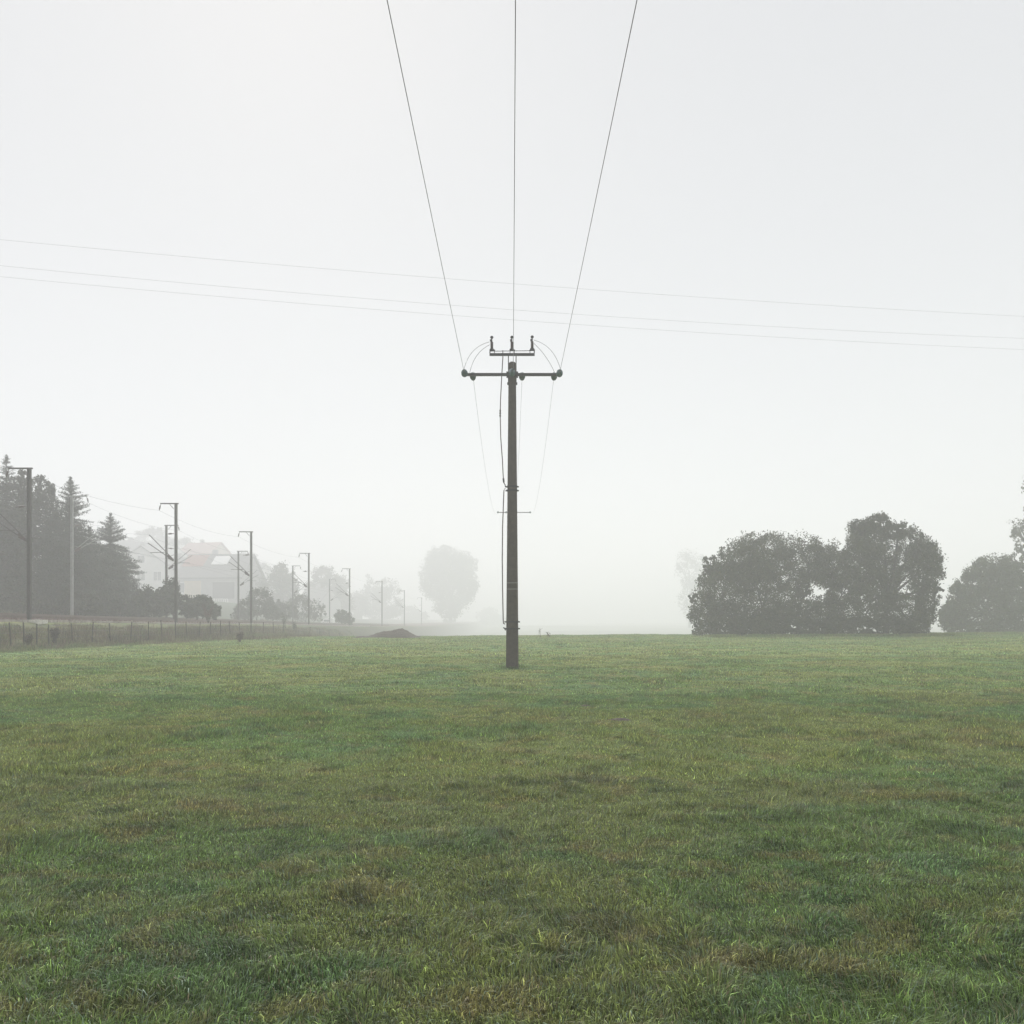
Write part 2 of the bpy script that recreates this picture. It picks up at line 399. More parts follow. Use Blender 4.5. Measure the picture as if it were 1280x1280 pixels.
tree('poplar_tree', 'tall pale tree cut off by the right edge of the picture', 'tree', 1325, 96,
     [(1300,668,32,26),(1302,630,20,24),(1300,585,22,42),(1330,600,40,60),(1335,690,50,60),(1320,740,45,40),(1278,690,12,12),(1264,704,16,16),(1274,668,13,14)],
     clumps=70, per=28, seed=15, group=G1, trunk=.4, size=.28)
tree('faint_tree', 'very faint tree in the fog left of the broad willow', 'tree', 862, 430,
     [(862,712,20,26),(868,745,22,30)], clumps=80, per=30, seed=16, trunk=.5, size=.9, zb=-3.5)

# left-hand wood behind the railway
G2 = 'trees behind the railway on the left'
tree('deciduous_tree', 'big dark leafy tree behind the nearest railway mast', 'tree', 30, 74,
     [(12,640,42,48),(42,650,32,46),(62,668,24,44),(-10,690,45,60),(30,712,46,50),(66,722,24,44),(52,618,20,24),(28,606,20,18),(76,690,22,40),(20,748,40,24),(70,752,22,22),(-50,650,50,70)],
     clumps=80, per=40, seed=21, group=G2, trunk=.4, size=.26, base=(.034,.042,.026))
conifer('conifer_tree', 'conifer whose tip rises above the leafy tree at the left edge', 8, 78, 572, 52, 22, ragged=.45, group=G2)
conifer('conifer_tree', 'tall ragged conifer behind the pale second mast', 88, 73, 600, 54, 23, tiers=32, ragged=.5, group=G2, base=(.030,.042,.028))
conifer('conifer_tree', 'pointed conifer nearest the houses', 138, 82, 645, 46, 24, ragged=.30, group=G2, tiers=30)
conifer('conifer_tree', 'shorter conifer filling the gap between the two taller ones', 112, 79, 662, 44, 25, ragged=.4, group=G2, tiers=28)
G3 = 'shrubs behind the railway'
for (lab, px, d, bl, sd) in (
    ('dark low shrub below the tall ragged conifer', 95, 70, [(85,752,24,18),(112,756,20,16)], 31),
    ('low shrub at the left edge below the big leafy tree', 25, 70, [(20,752,32,20),(48,757,20,15)], 32),
    ('wide dark shrub left of the second pair of masts', 192, 78, [(182,750,16,20),(202,752,18,19),(172,758,14,14)], 33),
    ('dark bush between the second pair of masts', 218, 80, [(214,745,14,22),(228,756,12,14)], 34),
    ('low bush right of the second mast, below the white house', 246, 82, [(238,762,12,11),(252,757,14,15),(264,765,12,10)], 35),
    ('low shrub beneath the pointed conifer', 150, 76, [(146,758,18,16),(160,762,12,12)], 36),
    ('dense dark bush right behind the third mast', 322, 96, [(306,762,14,14),(324,754,18,20),(340,764,14,12),(296,768,9,8)], 37),
    ('bush between the third mast and the bare-topped tree', 354, 108, [(348,762,12,14),(362,764,12,12)], 38),
    ('grey bush behind the fourth mast', 382, 118, [(376,760,16,18),(394,764,14,14)], 39),
    ('small round dark bush at the fifth mast', 428, 112, [(428,771,11,9),(436,775,7,6)], 40)):
    tree('shrub', lab, 'shrub', px, d*(1.27 if d > 90 else 1), bl, clumps=60, per=36, seed=sd, group=G3, trunk=.09, size=.25, base=(.036,.048,.030))
for (lab, px, d, bl, sd, sz) in (
    ('grey tree with a thin pointed top between third and fourth mast', 350, 122, [(350,722,16,20),(340,738,20,22),(362,740,16,24),(352,712,7,9),(350,758,24,16)], 51, .33),
    ('hazy tree right of the fourth mast', 404, 160, [(404,722,18,18),(396,745,20,22),(420,748,18,22),(412,736,20,20)], 52, .42),
    ('hazy tree left of the fifth mast', 424, 170, [(426,732,12,14),(422,752,20,20)], 53, .42),
    ('pale tree behind the sixth mast', 474, 215, [(474,736,20,18),(462,752,22,22),(488,752,20,24),(478,766,28,14)], 54, .55),
    ('low pale trees left of the sixth mast', 452, 205, [(450,756,14,16),(440,764,14,12)], 55, .5),
    ('faint low tree between seventh mast and the round tree', 516, 270, [(512,768,14,12),(524,772,12,9)], 56, .6),
    ('faint low tree just left of the main pole', 612, 340, [(610,772,14,14),(622,776,12,10)], 57, .8),
    ('hazy tree on the slope above the white house', 232, 185, [(228,688,22,16),(244,700,22,18),(212,700,18,16)], 58, .5),
    ('hazy tree on the slope above the red roof', 308, 190, [(308,702,16,12),(296,712,18,14),(322,716,18,14)], 59, .5),
    ('very pale tree high on the slope behind the pointed conifer', 196, 230, [(192,672,20,14),(208,684,20,14),(178,684,16,14)], 60, .6),
    ('pale tree behind the grey tree on the slope', 332, 200, [(330,724,18,16),(340,738,16,20)], 61, .5)):
    tree('hazy_tree', lab, 'tree', px, d*2.0, bl, clumps=60, per=34, seed=sd, group='distant trees fading into the fog', trunk=.3, size=sz*1.9)
tree('round_tree', 'solitary egg-shaped tree fading in the fog left of the pole', 'tree', 563, 430,
     [(563,712,27,26),(546,704,19,20),(580,708,17,20),(541,728,18,24),(585,732,15,22),(563,742,31,24),(562,761,20,12),(562,772,11,9),(550,692,13,10),(572,700,12,9),(557,686,9,6)],
     clumps=105, per=30, seed=62, trunk=.8, size=.9)

# saplings and stalks on the bank
def stalks(name, label, px, py, d, h, n, seed, colr=(.10,.065,.055), spread=.5, group=None):
    rg = np.random.default_rng(seed); bx = PX(px, d); bz = float(ground(bx, d)); root = empty(name, (bx, d, bz)); tag(root, label, 'plant', group)
    t = MB(); cen = []
    for k in range(n):
        a = rg.uniform(0, 6.28); l = h*rg.uniform(.55, 1); b = Vector((rg.normal(0, .06), rg.normal(0, .06), -.03))
        e = Vector((math.cos(a)*spread*l*.5, math.sin(a)*spread*l*.5, l)); m = b.lerp(e, .5)+Vector((rg.normal(0, .04), 0, .05))
        t.tube([tuple(b), tuple(m), tuple(e)], [.013, .009, .004], 5)
        for q in range(5):
            p = m.lerp(e, q/4); cen.append(tuple(p))
            if q % 2: t.tube([tuple(p), tuple(p+Vector((rg.normal(0, .12), rg.normal(0, .12), .1)))], [.006, .003], 4)
    t.build('stem', M_wood, root)
    few = name == 'weed_plant'; V, Fc, C = leaf_cloud(np.array(cen), np.full((len(cen), 3), .02 if few else .07), 3 if few else 9, .045 if few else .085, colr, rg)
    mesh_np('foliage', V, Fc, M_weed, root, col=C)
    return root
G4 = 'young plants on the railway bank'
stalks('sapling', 'reddish sapling on the bank left of the third mast', 260, 775, 70, 1.5, 10, 1, group=G4)
stalks('sapling', 'thin grey sapling on the bank left of the fourth mast', 356, 780, 88, 1.5, 8, 2, (.06,.065,.05), group=G4)
stalks('sapling', 'taller pair-stemmed sapling just left of the fourth mast', 367, 780, 88, 1.4, 8, 3, (.06,.065,.05), .35, group=G4)
stalks('sapling', 'larger dark weed clump by the fence right of the nearest mast', 68, 795, 45.5, .75, 16, 4, (.05,.04,.035), group=G4)
stalks('sapling', 'smaller brown weed clump by the fence below the nearest mast', 36, 797, 43.5, .5, 14, 5, (.07,.06,.04), group=G4)
stalks('sapling', 'small brown weed clump by the fence in front of the third mast', 300, 796, 56, .6, 12, 6, (.07,.055,.045), group=G4)
stalks('weed_plant', 'bare upright weed on the horizon right of the pole', 676, 793, 63, .62, 3, 7, (.10,.08,.07), .2, group='weeds on the horizon right of the pole')
stalks('weed_plant', 'low spreading weed on the horizon right of the upright one', 687, 794, 63, .36, 7, 8, (.10,.08,.07), 1.1, group='weeds on the horizon right of the pole')

# ---------------------------------------------------------------- main pole
PD = 27.0; S = PD/F
def q(px, py, dy=0): return ((px-640.3)*S, dy, PZ(py, PD))
pole_x = PX(640.3, PD); pg = float(ground(pole_x, PD))
pole = empty('utility_pole', (pole_x, PD, 0)); tag(pole, 'tapered concrete pole with steel crossarm and teal insulators in mid field', 'utility pole')
def shaft(hw0, hw1, z0, z1, ch=.22, n=10, caps=True):
    m = MB(); rows = []
    for i in range(n+1):
        u = i/n; h = hw0*(1-u)+hw1*u; c = h*ch; z = z0*(1-u)+z1*u
        rows.append([(h-c,-h),(h,-h+c),(h,h-c),(h-c,h),(-h+c,h),(-h,h-c),(-h,-h+c),(-h+c,-h)]); base = len(m.v)
        m.v += [(p[0], p[1], z) for p in rows[-1]]
        if i:
            for k in range(8):
                k2 = (k+1) % 8; m.f.append([base-8+k, base-8+k2, base+k2, base+k])
    m.f.append(list(range(8))[::-1]); m.f.append([len(m.v)-8+k for k in range(8)])
    return m
m = shaft(.188, .108, pg-.3, 8.93)
h = .108; b0 = len(m.v)                              # weathered dome on top
m2 = MB()
m.build('shaft', M_concrete, pole)
for (z0, z1, s0, s1) in ((8.93, 8.965, .106, .092), (8.965, 8.995, .092, .068), (8.995, 9.015, .068, .03)):
    mm = shaft(s0, s1, z0, z1, n=1); m2.f += [[i+len(m2.v) for i in f] for f in mm.f]; m2.v += mm.v
m2.build('pole_cap', M_concrete, pole)
for k in range(22):                                  # row of climbing holes with pale rims
    z = .75+k*.36; w = .188-.080*z/8.93
    c = MB(); c.tube([(0, -w-.006, z), (0, -w+.002, z)], .016, 10); c.build('step_hole', M_galv, pole, loc=(.0, 0, 0))
for z in (2.52, 2.34):
    w = .190-.080*z/8.93; c = MB(); c.box(-w, w, -w-.003, -w+.002, z-.007, z+.007); c.build('marker_band', M_greyw, pole)
# side channels and clamp plates
c = MB()
for sx in (-1, 1):
    c.box(sx*.112-.014, sx*.112+.014, -.05, .05, PZ(480.5, PD), PZ(444.5, PD))
    c.box(sx*.126-.022, sx*.126+.022, -.06, .06, PZ(480.5, PD)-.004, PZ(478.5, PD))
c.build('side_channel', M_steel, pole)
# crossarm: two angle sections back to back
c = MB(); zc = PZ(468.2, PD)
c.box(-1.40, -.115, -.045, .045, zc-.038, zc+.026); c.box(.115, 1.40, -.045, .045, zc-.038, zc+.026)
c.box(-.17, .17, -.155, -.125, zc-.06, zc+.05); c.box(-.17, .17, .125, .155, zc-.06, zc+.05)
c.build('crossarm', M_steel, pole)
c = MB(); c.box(-1.41, -.13, -.052, .052, zc+.0265, zc+.034); c.box(.13, 1.41, -.052, .052, zc+.0265, zc+.034); c.build('crossarm_flange', M_galv, pole)
def insulator(x, z, side, drop=.10, sx=0):
    """cap-and-bell string pulled toward the wire; side -1 to the camera, +1 away"""
    r = empty('insulator', (x, side*(.10 if abs(x) > .05 else .16), z)); r.parent = pole
    d = Vector((sx, side, -drop)).normalized(); m = MB(); prof = [(0,.02),(.03,.028),(.05,.075),(.075,.098),(.088,.092),(.10,.045),(.13,.032),(.15,.075),(.175,.094),(.188,.088),(.20,.042),(.24,.03),(.26,.062),(.285,.078),(.30,.05),(.34,.02)]
    m.tube([tuple(d*a) for a, _ in prof], [b for _, b in prof], 16)
    o = m.build('bells', M_teal, r, smooth=True); o.scale = (1, 1, 1.12)
    k = MB(); k.tube([tuple(d*.33), tuple(d*.50)], .016, 6); k.build('fitting', M_steel, r)
    return r, Vector((x, side*.10, z))+d*.50
ends_front = {}; ends_back = {}
for key, px, dz in (('left', 580.2, 0), ('centre', 640, 0), ('right', 699.8, 0)):
    _, e = insulator((px-640.3)*S*.985, zc-.01, -1, .06); ends_front[key] = e
for key, px in (('left', 591.2), ('centre', 652.6), ('right', 692.6)):
    _, e = insulator((px-640.3)*S*1.01, zc+.02, 1, .05); ends_back[key] = e
# frame carrying the surge arresters
c = MB(); zf = PZ(442.6, PD)
c.box(-.665, .655, -.045, .045, zf-.045, zf+.018)
for x in (-.655, .645): c.box(x-.012, x+.012, -.05, .05, zf-.042, zf+.10)
c.tube([(-.64, 0, zf+.085), (.64, 0, zf+.10)], .010, 6)
for x in (-.585, 0, .585):
    c.box(x-.075, x-.055, -.05, .05, zf+.03, zf+.105); c.box(x+.055, x+.075, -.05, .05, zf+.03, zf+.105); c.box(x-.08, x+.08, -.05, .05, zf+.105, zf+.118)
fr = c.build('top_frame', M_steel, pole); fr.rotation_euler = (0, math.radians(-.5), 0)
fr.location = (0, 0, 0); fr.rotation_euler = (0, 0, 0)
for x, dz in ((-.60, 0), (-.01, .003), (.585, .012)):
    a = empty('surge_arrester', (x, 0, zf+.118+dz)); a.parent = pole
    m = MB(); m.tube([(0,0,0),(0,0,.03),(0,0,.045)], [.07,.065,.035], 12)
    m.build('arrester_base', M_steel, a)
    m = MB(); pr = [(0,0,.04)]; rad = [.03]
    for k in range(6):
        z = .05+k*.032; pr += [(0,0,z),(0,0,z+.012),(0,0,z+.016)]; rad += [.034,.050,.034]
    pr.append((0,0,.25)); rad.append(.026); m.tube(pr, rad, 12); m.build('arrester_body', M_brown, a, smooth=True)
    m = MB(); m.box(-.055,-.005,-.03,.03,.25,.31); m.tube([(0,0,.25),(0,0,.335)], .018, 8); m.build('terminal_clamp', M_galv, a)
    m = MB(); m.tube([(0,0,.335),(0,0,.35),(0,0,.38),(0,0,.405),(0,0,.42)], [.022,.042,.050,.038,.010], 12); m.build('cap', M_black, a, smooth=True)
# earth cable with its connectors
c = MB(); c.tube([q(628.5,438),q(628.6,446),q(627.2,470),q(625.6,500),q(625.2,520),q(626,548),q(628,575),q(629,595),q(629.6,603),q(631.4,606),q(631.7,609)], .014, 8)
c.build('cable', M_brown, pole, smooth=True)
c = MB(); c.tube([q(631.5,610),q(629.9,613),q(629.4,625),q(628.2,660),q(627.8,700),q(628.3,740),q(629,775),q(629.4,779.5),q(631.5,780)], .015, 8)
c.build('cable', M_brown, pole, smooth=True)
c = MB()
for pts in ([q(625.2,512.6), q(625.2,514.4)], [q(625.2,515.6), q(625.2,517.4)], [q(625.2,518.9), q(625.2,520.7)], [q(629.2,598), q(629.8,603)]):
    c = MB(); c.tube(pts, .026, 8); c.build('connector', M_black, pole)
for py in (608.5, 613.3, 777.3, 785.8):
    z = PZ(py, PD); w = .189-.080*z/8.93; c = MB(); t = w+.006
    c.box(-t, t, -t, -w+.001, z-.022, z+.022); c.box(-t, t, w-.001, t, z-.022, z+.022)
    c.box(-t, -w+.001, -w+.001, w-.001, z-.022, z+.022); c.box(w-.001, t, -w+.001, w-.001, z-.022, z+.022)
    c.box(t, t+.045, -.03, .03, z-.016, z+.018); c.box(-t-.05, -t, -.03, .03, z-.018, z+.016)
    c.tube([(t+.02, -.05, z), (t+.02, .05, z)], .022, 8); c.tube([(-t-.03, -.05, z), (-t-.03, .05, z)], .022, 8)
    c.build('clamp', M_black if py < 700 else M_steel, pole)
c = MB(); c.tube([q(629,784.5),q(631.4,785.5),q(631.8,788)], .018, 8); c.build('cable_end', M_black, pole)
# jumper loops
def arc(p0, p1, bulge, n=18):
    p0, p1 = Vector(p0), Vector(p1); out = []
    for i in range(n+1):
        t = i/n; p = p0.lerp(p1, t)+Vector(bulge)*4*t*(1-t); out.append(tuple(p))
    return out
for p0, p1, bu in ((q(581,466,-.4), q(611.5,427.5), (-.11,0,.12)), (q(586,466,.3), q(612,431), (-.10,0,.10)),
                   (q(699.3,465,-.4), q(667,425), (.10,0,.13)), (q(695.5,466,.3), q(667,429), (.04,0,.06)),
                   (q(641.5,466,-.4), q(641.5,428), (.0,-.12,.05))):
    c = MB(); c.tube(arc(p0, p1, bu), .006, 6); c.build('jumper_wire', M_wire, pole, smooth=True)

# overhead wires of this line
def sagline(a, b, sag, n=40):
    a, b = Vector(a), Vector(b); return [tuple(a.lerp(b, i/n)-Vector((0,0,1))*sag*4*(i/n)*(1-i/n)) for i in range(n+1)]
def wire(name, label, pts, r, cat='power line', group=None, mt=None):
    c = MB(); c.tube(pts, r, 6); o = c.build(name, mt or M_wire, smooth=True); tag(o, label, cat, group); return o
GW = 'wires running toward the camera'
for key, lab, x1 in (('left', 'left wire from the crossarm passing over the camera', -1.43), ('centre', 'middle wire from the pole top passing over the camera', .045), ('right', 'right wire from the crossarm passing over the camera', 1.43)):
    e = ends_front[key]+Vector((pole_x, PD, 0)); 
    if key == 'centre': e = Vector((pole_x+.03, PD-.71, e.z))
    wire('overhead_wire', lab, sagline(e, (x1, -45, 8.75), .32), .0056, group=GW)
# distant pole of the same line
DP = 83.0; dx = PX(642.6, DP); dz = float(ground(dx, DP))
dp = empty('utility_pole', (dx, DP, dz)); tag(dp, 'faint distant pole mostly hidden behind the concrete pole, crossarm tips showing', 'utility pole')
H2 = PZ(634, DP)-dz
m = shaft(.17, .11, -.3, H2); m.build('shaft', M_concrete, dp)
c = MB(); za = PZ(640.7, DP)-dz; c.box(-1.48, 1.48, -.19, -.12, za-.04, za+.03); c.build('crossarm', M_galv, dp)
for x in (-1.46, -.72, 1.44):
    c = MB(); c.tube([(x, -.2, za), (x, -.25, za), (x, -.36, za-.01), (x, -.42, za-.01)], [.03,.10,.09,.03], 10); c.build('insulator', M_teal, dp, smooth=True)
GW2 = 'wires running from the pole into the fog'
for key, lab, xx in (('left', 'left wire sagging from the crossarm to the distant pole', -1.46), ('centre', 'middle wire hidden behind the pole toward the distant pole', 0), ('right', 'right wire sagging from the crossarm to the distant pole', 1.44)):
    e = ends_back[key]+Vector((pole_x, PD, 0)); wire('overhead_wire', lab, sagline(e, (dx+xx, DP-.4, dz+za), 1.5), .0034 if key == 'centre' else .0038, group=GW2)
# the high line crossing behind
GW3 = 'three high wires crossing the picture'
for (pl, pm, pr, lab) in ((299.5, 354.6, 395.5, 'topmost of the three wires crossing the sky'), (332, 387.2, 423, 'middle of the three wires crossing the sky'), (345.8, 399.8, 437, 'lowest of the three wires crossing the sky')):
    dl, dr = 56., 68.
    A = Vector(P(0, pl, dl)); B = Vector(P(1280, pr, dr)); t0 = 1/(1+dr/dl)*1.0
    tm = dl/(dl+dr)                                  # where the straight span crosses the picture's centre
    C = A.lerp(B, tm); dm = C.y; sagm = C.z-PZ(pm, dm)
    k = sagm/(tm*(1-tm)); pts = []
    for i in range(61):
        t = -.8+2.6*i/60; p = A.lerp(B, t); pts.append((p.x, p.y, p.z-k*t*(1-t)))
    wire('crossing_wire', lab, pts, .0060, group=GW3)

# ---------------------------------------------------------------- railway masts
def make_mast(side, mt, H=8.5, foot=True):
    """H-section mast; side -1: arms reach to the left, +1 to the right"""
    r = empty('railway_mast', (0,0,0))
    m = MB(); w = .068
    for sx in (-1, 1): m.box(sx*w-.014, sx*w+.014, -.09, .09, -.2, H)
    m.box(-w+.014, w-.014, -.010, .010, -.2, H)
    for k in range(9): m.box(-w+.014, w-.014, -.085, -.078, .5+k*.9, .58+k*.9)
    m.build('post', mt, r)
    if foot:
        m = MB(); m.box(-.75, .75, -.45, .45, -.4, .07); m.build('footing', M_foot, r)
    m = MB(); m.box(*sorted((side*-.17, side*1.10)), -.05, .05, H-.02, H+.06); m.tube([(side*.16,0,H-.35),(side*.45,0,H-.03)], .02, 6); m.build('top_arm', mt, r)
    m = MB(); m.tube([(side*1.06,0,H-.02),(side*1.09,0,H-.12),(side*1.12,0,H-.16),(side*1.16,0,H-.34),(side*1.19,0,H-.46)], [.012,.02,.05,.05,.015], 8); m.build('insulator', M_brown, r)
    m = MB(); zb = H-2.1; m.tube([(side*.16,0,zb),(side*.30,0,zb-.01),(side*.32,0,zb),(side*.52,0,zb-.02),(side*.54,0,zb-.02),(side*.72,0,zb-.05)], [.03,.03,.06,.06,.025,.02], 8); m.build('bracket', M_brown, r)
    c = empty('cantilever', (0,0,0)); c.parent = r
    m = MB(); a = (side*.16, 0, H-3.95)
    m.tube([a, (side*2.08, .5, H-2.15)], .028, 6); m.tube([(side*.16,0,H-4.02), (side*2.20, .55, H-2.72)], .028, 6)
    m.tube([(side*2.0,.5,H-3.42),(side*.9,.25,H-3.40)], .022, 6); m.tube([(side*.9,.25,H-3.52),(side*1.3,.3,H-3.40)], .015, 6)
    m.tube([(side*.16,0,H-3.6),(side*.5,.1,H-3.72)], .015, 6); m.build('strut', mt, c)
    m = MB(); m.tube([(side*.20,.01,H-3.94),(side*.62,.12,H-3.64)], .062, 8); m.tube([(side*.20,.01,H-4.0),(side*.58,.11,H-3.80)], .062, 8); m.build('insulator', M_brown, c)
    return r
near = make_mast(-1, M_rust); far_ = make_mast(1, M_pale, foot=False)
row1 = [(36.5,48,776.3,.935),(220,65,780.2,1),(314,84,780.8,.995),(386,109,781.5,1),(437,136,783,1),(477.5,172,783.5,1),(505.5,214,784,1),(527,262,784.5,1)]
ordn = ['nearest dark railway mast at the left edge, standing on a pale footing', 'second dark mast on the near side of the railway', 'third dark mast on the near side of the railway, right of the red roof',
        'fourth mast on the near side of the railway', 'fifth mast on the near side, beside the small dark bush', 'faint sixth mast in front of the pale tree', 'very faint seventh mast right of the pale tree', 'barely visible last mast left of the egg-shaped tree']
tops1 = []
for i, (px, d, by, s) in enumerate(row1):
    o = near if i == 0 else copy_tree(near)
    x = PX(px, d); z = PZ(by, d); o.location = (x, d, z); o.scale = (1, 1, s); tag(o, ordn[i], 'railway mast', 'masts along the near side of the railway')
    tops1.append((x, d, z))
row2 = [(90,67,'pale grey mast in front of the tall ragged conifer'),(208,85,'far-side mast just left of the second dark mast'),(298,108,'far-side mast just left of the third dark mast'),(366,136,'far-side mast in front of the grey pointed-top tree'),(412,172,'faint far-side mast left of the fifth dark mast')]
tops2 = []
for i, (px, d, lab) in enumerate(row2):
    o = far_ if i == 0 else copy_tree(far_)
    x = PX(px, d); top = {0:620.5,1:657,2:690.5,3:707.5,4:724}[i]; z = PZ(top, d)-8.5; z = max(z, float(ground(x, d))-.3); o.location = (x, d, z)
    if i > 0:
        for ch in o.children:
            if ch.type == 'MESH' and ch.name.startswith(('post', 'top_arm')):
                ch.data = ch.data.copy(); ch.data.materials[0] = M_galv
    tag(o, lab, 'railway mast', 'masts along the far side of the railway'); tops2.append((x, d, z))
GC = 'wires above the railway'
names = ['upper feeder wire of the near row of masts', 'contact wire of the near track', 'upper feeder wire of the far row of masts', 'contact wire of the far track', 'catenary wire of the near track', 'catenary wire of the far track']
def spans(tops, ox, oz, sag):
    pts = []
    a = tops[0]; b = tops[1]; first = (a[0]-(b[0]-a[0])*1.2, a[1]-(b[1]-a[1])*1.2, a[2]-(b[2]-a[2])*1.2)
    T = [first]+list(tops)
    for k in range(len(T)-1):
        sg = sagline((T[k][0]+ox, T[k][1], T[k][2]+oz), (T[k+1][0]+ox, T[k+1][1], T[k+1][2]+oz), sag, 12)
        pts += sg if k == 0 else sg[1:]
    return pts
wire('catenary_wire', names[0], spans(tops1, -1.19, 8.04, .35), .006, 'railway wire', GC)
wire('catenary_wire', names[1], spans(tops1, -2.1, 4.9, .02), .006, 'railway wire', GC)
wire('catenary_wire', names[4], spans(tops1, -2.08, 6.35, .45), .005, 'railway wire', GC)
wire('catenary_wire', names[2], spans(tops2, 1.19, 8.04, .35), .006, 'railway wire', GC)
wire('catenary_wire', names[3], spans(tops2, 2.1, 4.9, .02), .006, 'railway wire', GC)
wire('catenary_wire', names[5], spans(tops2, 2.08, 6.35, .45), .005, 'railway wire', GC)
# tracks
def track(label, off):
    r = empty('railway_track', (0,0,0)); tag(r, label, 'railway track', 'railway tracks')
    ys = list(np.arange(20, 230, 4.))
    for g in (-.72, .72):
        c = MB(); n0 = 0
        pts = [(float(edge_x(y))+off+g, y, float(ground(edge_x(y)+off, y))+.19) for y in ys]
        for (x, y, z) in pts:
            c.v += [(x-.035, y, z-.14), (x+.035, y, z-.14), (x+.035, y, z), (x-.035, y, z)]
        for k in range(len(pts)-1):
            a = 4*k; b = a+4
            c.f += [[a, a+1, b+1, b], [a+1, a+2, b+2, b+1], [a+2, a+3, b+3, b+2], [a+3, a, b, b+3]]
        c.build('rail', M_rail, r)
    c = MB()
    for y in np.arange(20, 190, .65):
        x = float(edge_x(y))+off; z = float(ground(x, y)); c.box(x-1.25, x+1.25, y-.12, y+.12, z-.06, z+.05)
    o = c.build('sleeper', M_sleeper, r); o['kind'] = 'stuff'
track('near railway track behind the first row of masts', -3.2); track('far railway track in front of the second row of masts', -7.2)
c = MB(); pts = []
for i, y in enumerate(np.arange(46, 150, 2.)):       # pale cable duct on the bank's edge
    x = float(edge_x(y)); c.box(x-.22, x+.22, y-.96, y+.96, float(ground(x, y))-.05, float(ground(x, y))+.10)
tag(c.build('cable_duct', mat('duct_concrete', (.36,.32,.30), .9, scale=4)), 'low pale concrete duct along the edge of the railway bank', 'cable duct')

# ---------------------------------------------------------------- fence
fence = empty('wire_fence', (0,0,0)); tag(fence, 'thin post and wire fence at the foot of the railway bank', 'fence')
offs = [640,626,610,594,579,549,525,502,477,454,437,420,406,391,377,364,352,340,326,311,298,286,270,253,240,228,216]
tp = []
for i, of in enumerate(offs):
    y = 50.
    for _ in range(60): y += .3*(-(float(edge_x(y))+3.1)*F/of-y)
    x = -of/F*y
    z = float(ground(x, y)); hgt = 1.12*random.uniform(.88, 1.06); lx = random.uniform(-.10, .10)
    c = MB(); c.tube([(x, y, z-.2), (x+lx*.5, y, z+hgt*.5), (x+lx, y, z+hgt)], [.038, .036, .032], 8); c.build('post', M_wood, fence)
    tp.append((x+lx, y, z, hgt))
for f in (.92, .62, .32):
    c = MB(); c.tube([(x, y, z+f*1.0) for (x, y, z, hh) in tp], .006, 4); c.build('wire', M_wire, fence)

# ---------------------------------------------------------------- earth mound and molehills
def mound(name, label, cx, cy, rx, ry, h, seed, cat, group=None, prof=None, res=60):
    rg = np.random.default_rng(seed); u = np.linspace(-1, 1, res); UX, UY = np.meshgrid(u, u)
    R = np.sqrt(UX**2+UY**2); Hh = sm(1-R)**.8
    if prof: Hh = np.interp(UX, prof[0], prof[1])*np.clip(1-UY**2, 0, 1)
    x = cx+UX*rx; y = cy+UY*ry
    Hh = Hh*(1+.22*(fbm(UX*5+seed, UY*5, seed, 3)-.5))+.18*(fbm(UX*14, UY*14, seed+5, 2)-.5)*(Hh > .05)
    z = ground(x, y)+Hh*h-.04*(Hh < .02)
    ii = np.arange(res*res).reshape(res, res); Fc = np.stack([ii[:-1,:-1], ii[:-1,1:], ii[1:,1:], ii[1:,:-1]], -1).reshape(-1, 4)
    o = mesh_np(name, np.stack([x-cx, y-cy, z-float(ground(cx, cy))], -1).reshape(-1, 3), Fc, M_soil, smooth=True)
    o.location = (cx, cy, float(ground(cx, cy))); tag(o, label, cat, group); return o
mound('earth_mound', 'brown heap of earth at the far edge of the field', PX(484, 66), 66, 2.5, 1.6, .62, 3, 'earth mound',
      prof=([-1,-.85,-.5,-.32,-.1,.15,.28,.42,.55,.7,.85,1], [0,.10,.16,.45,.72,.80,.92,.98,.80,.45,.16,0]))
for i, (px, py, s, lab) in enumerate(((732,880,.13,'small dark molehill right of the pole foot'),(775,901,.20,'brown molehill a little nearer and further right than the dark one'))):
    d = 1.5*F/(py-HY); mound('molehill', lab, PX(px, d), d, s, s*.7, .02+.05*s, 90+i, 'molehill', 'molehills in the field', res=30)

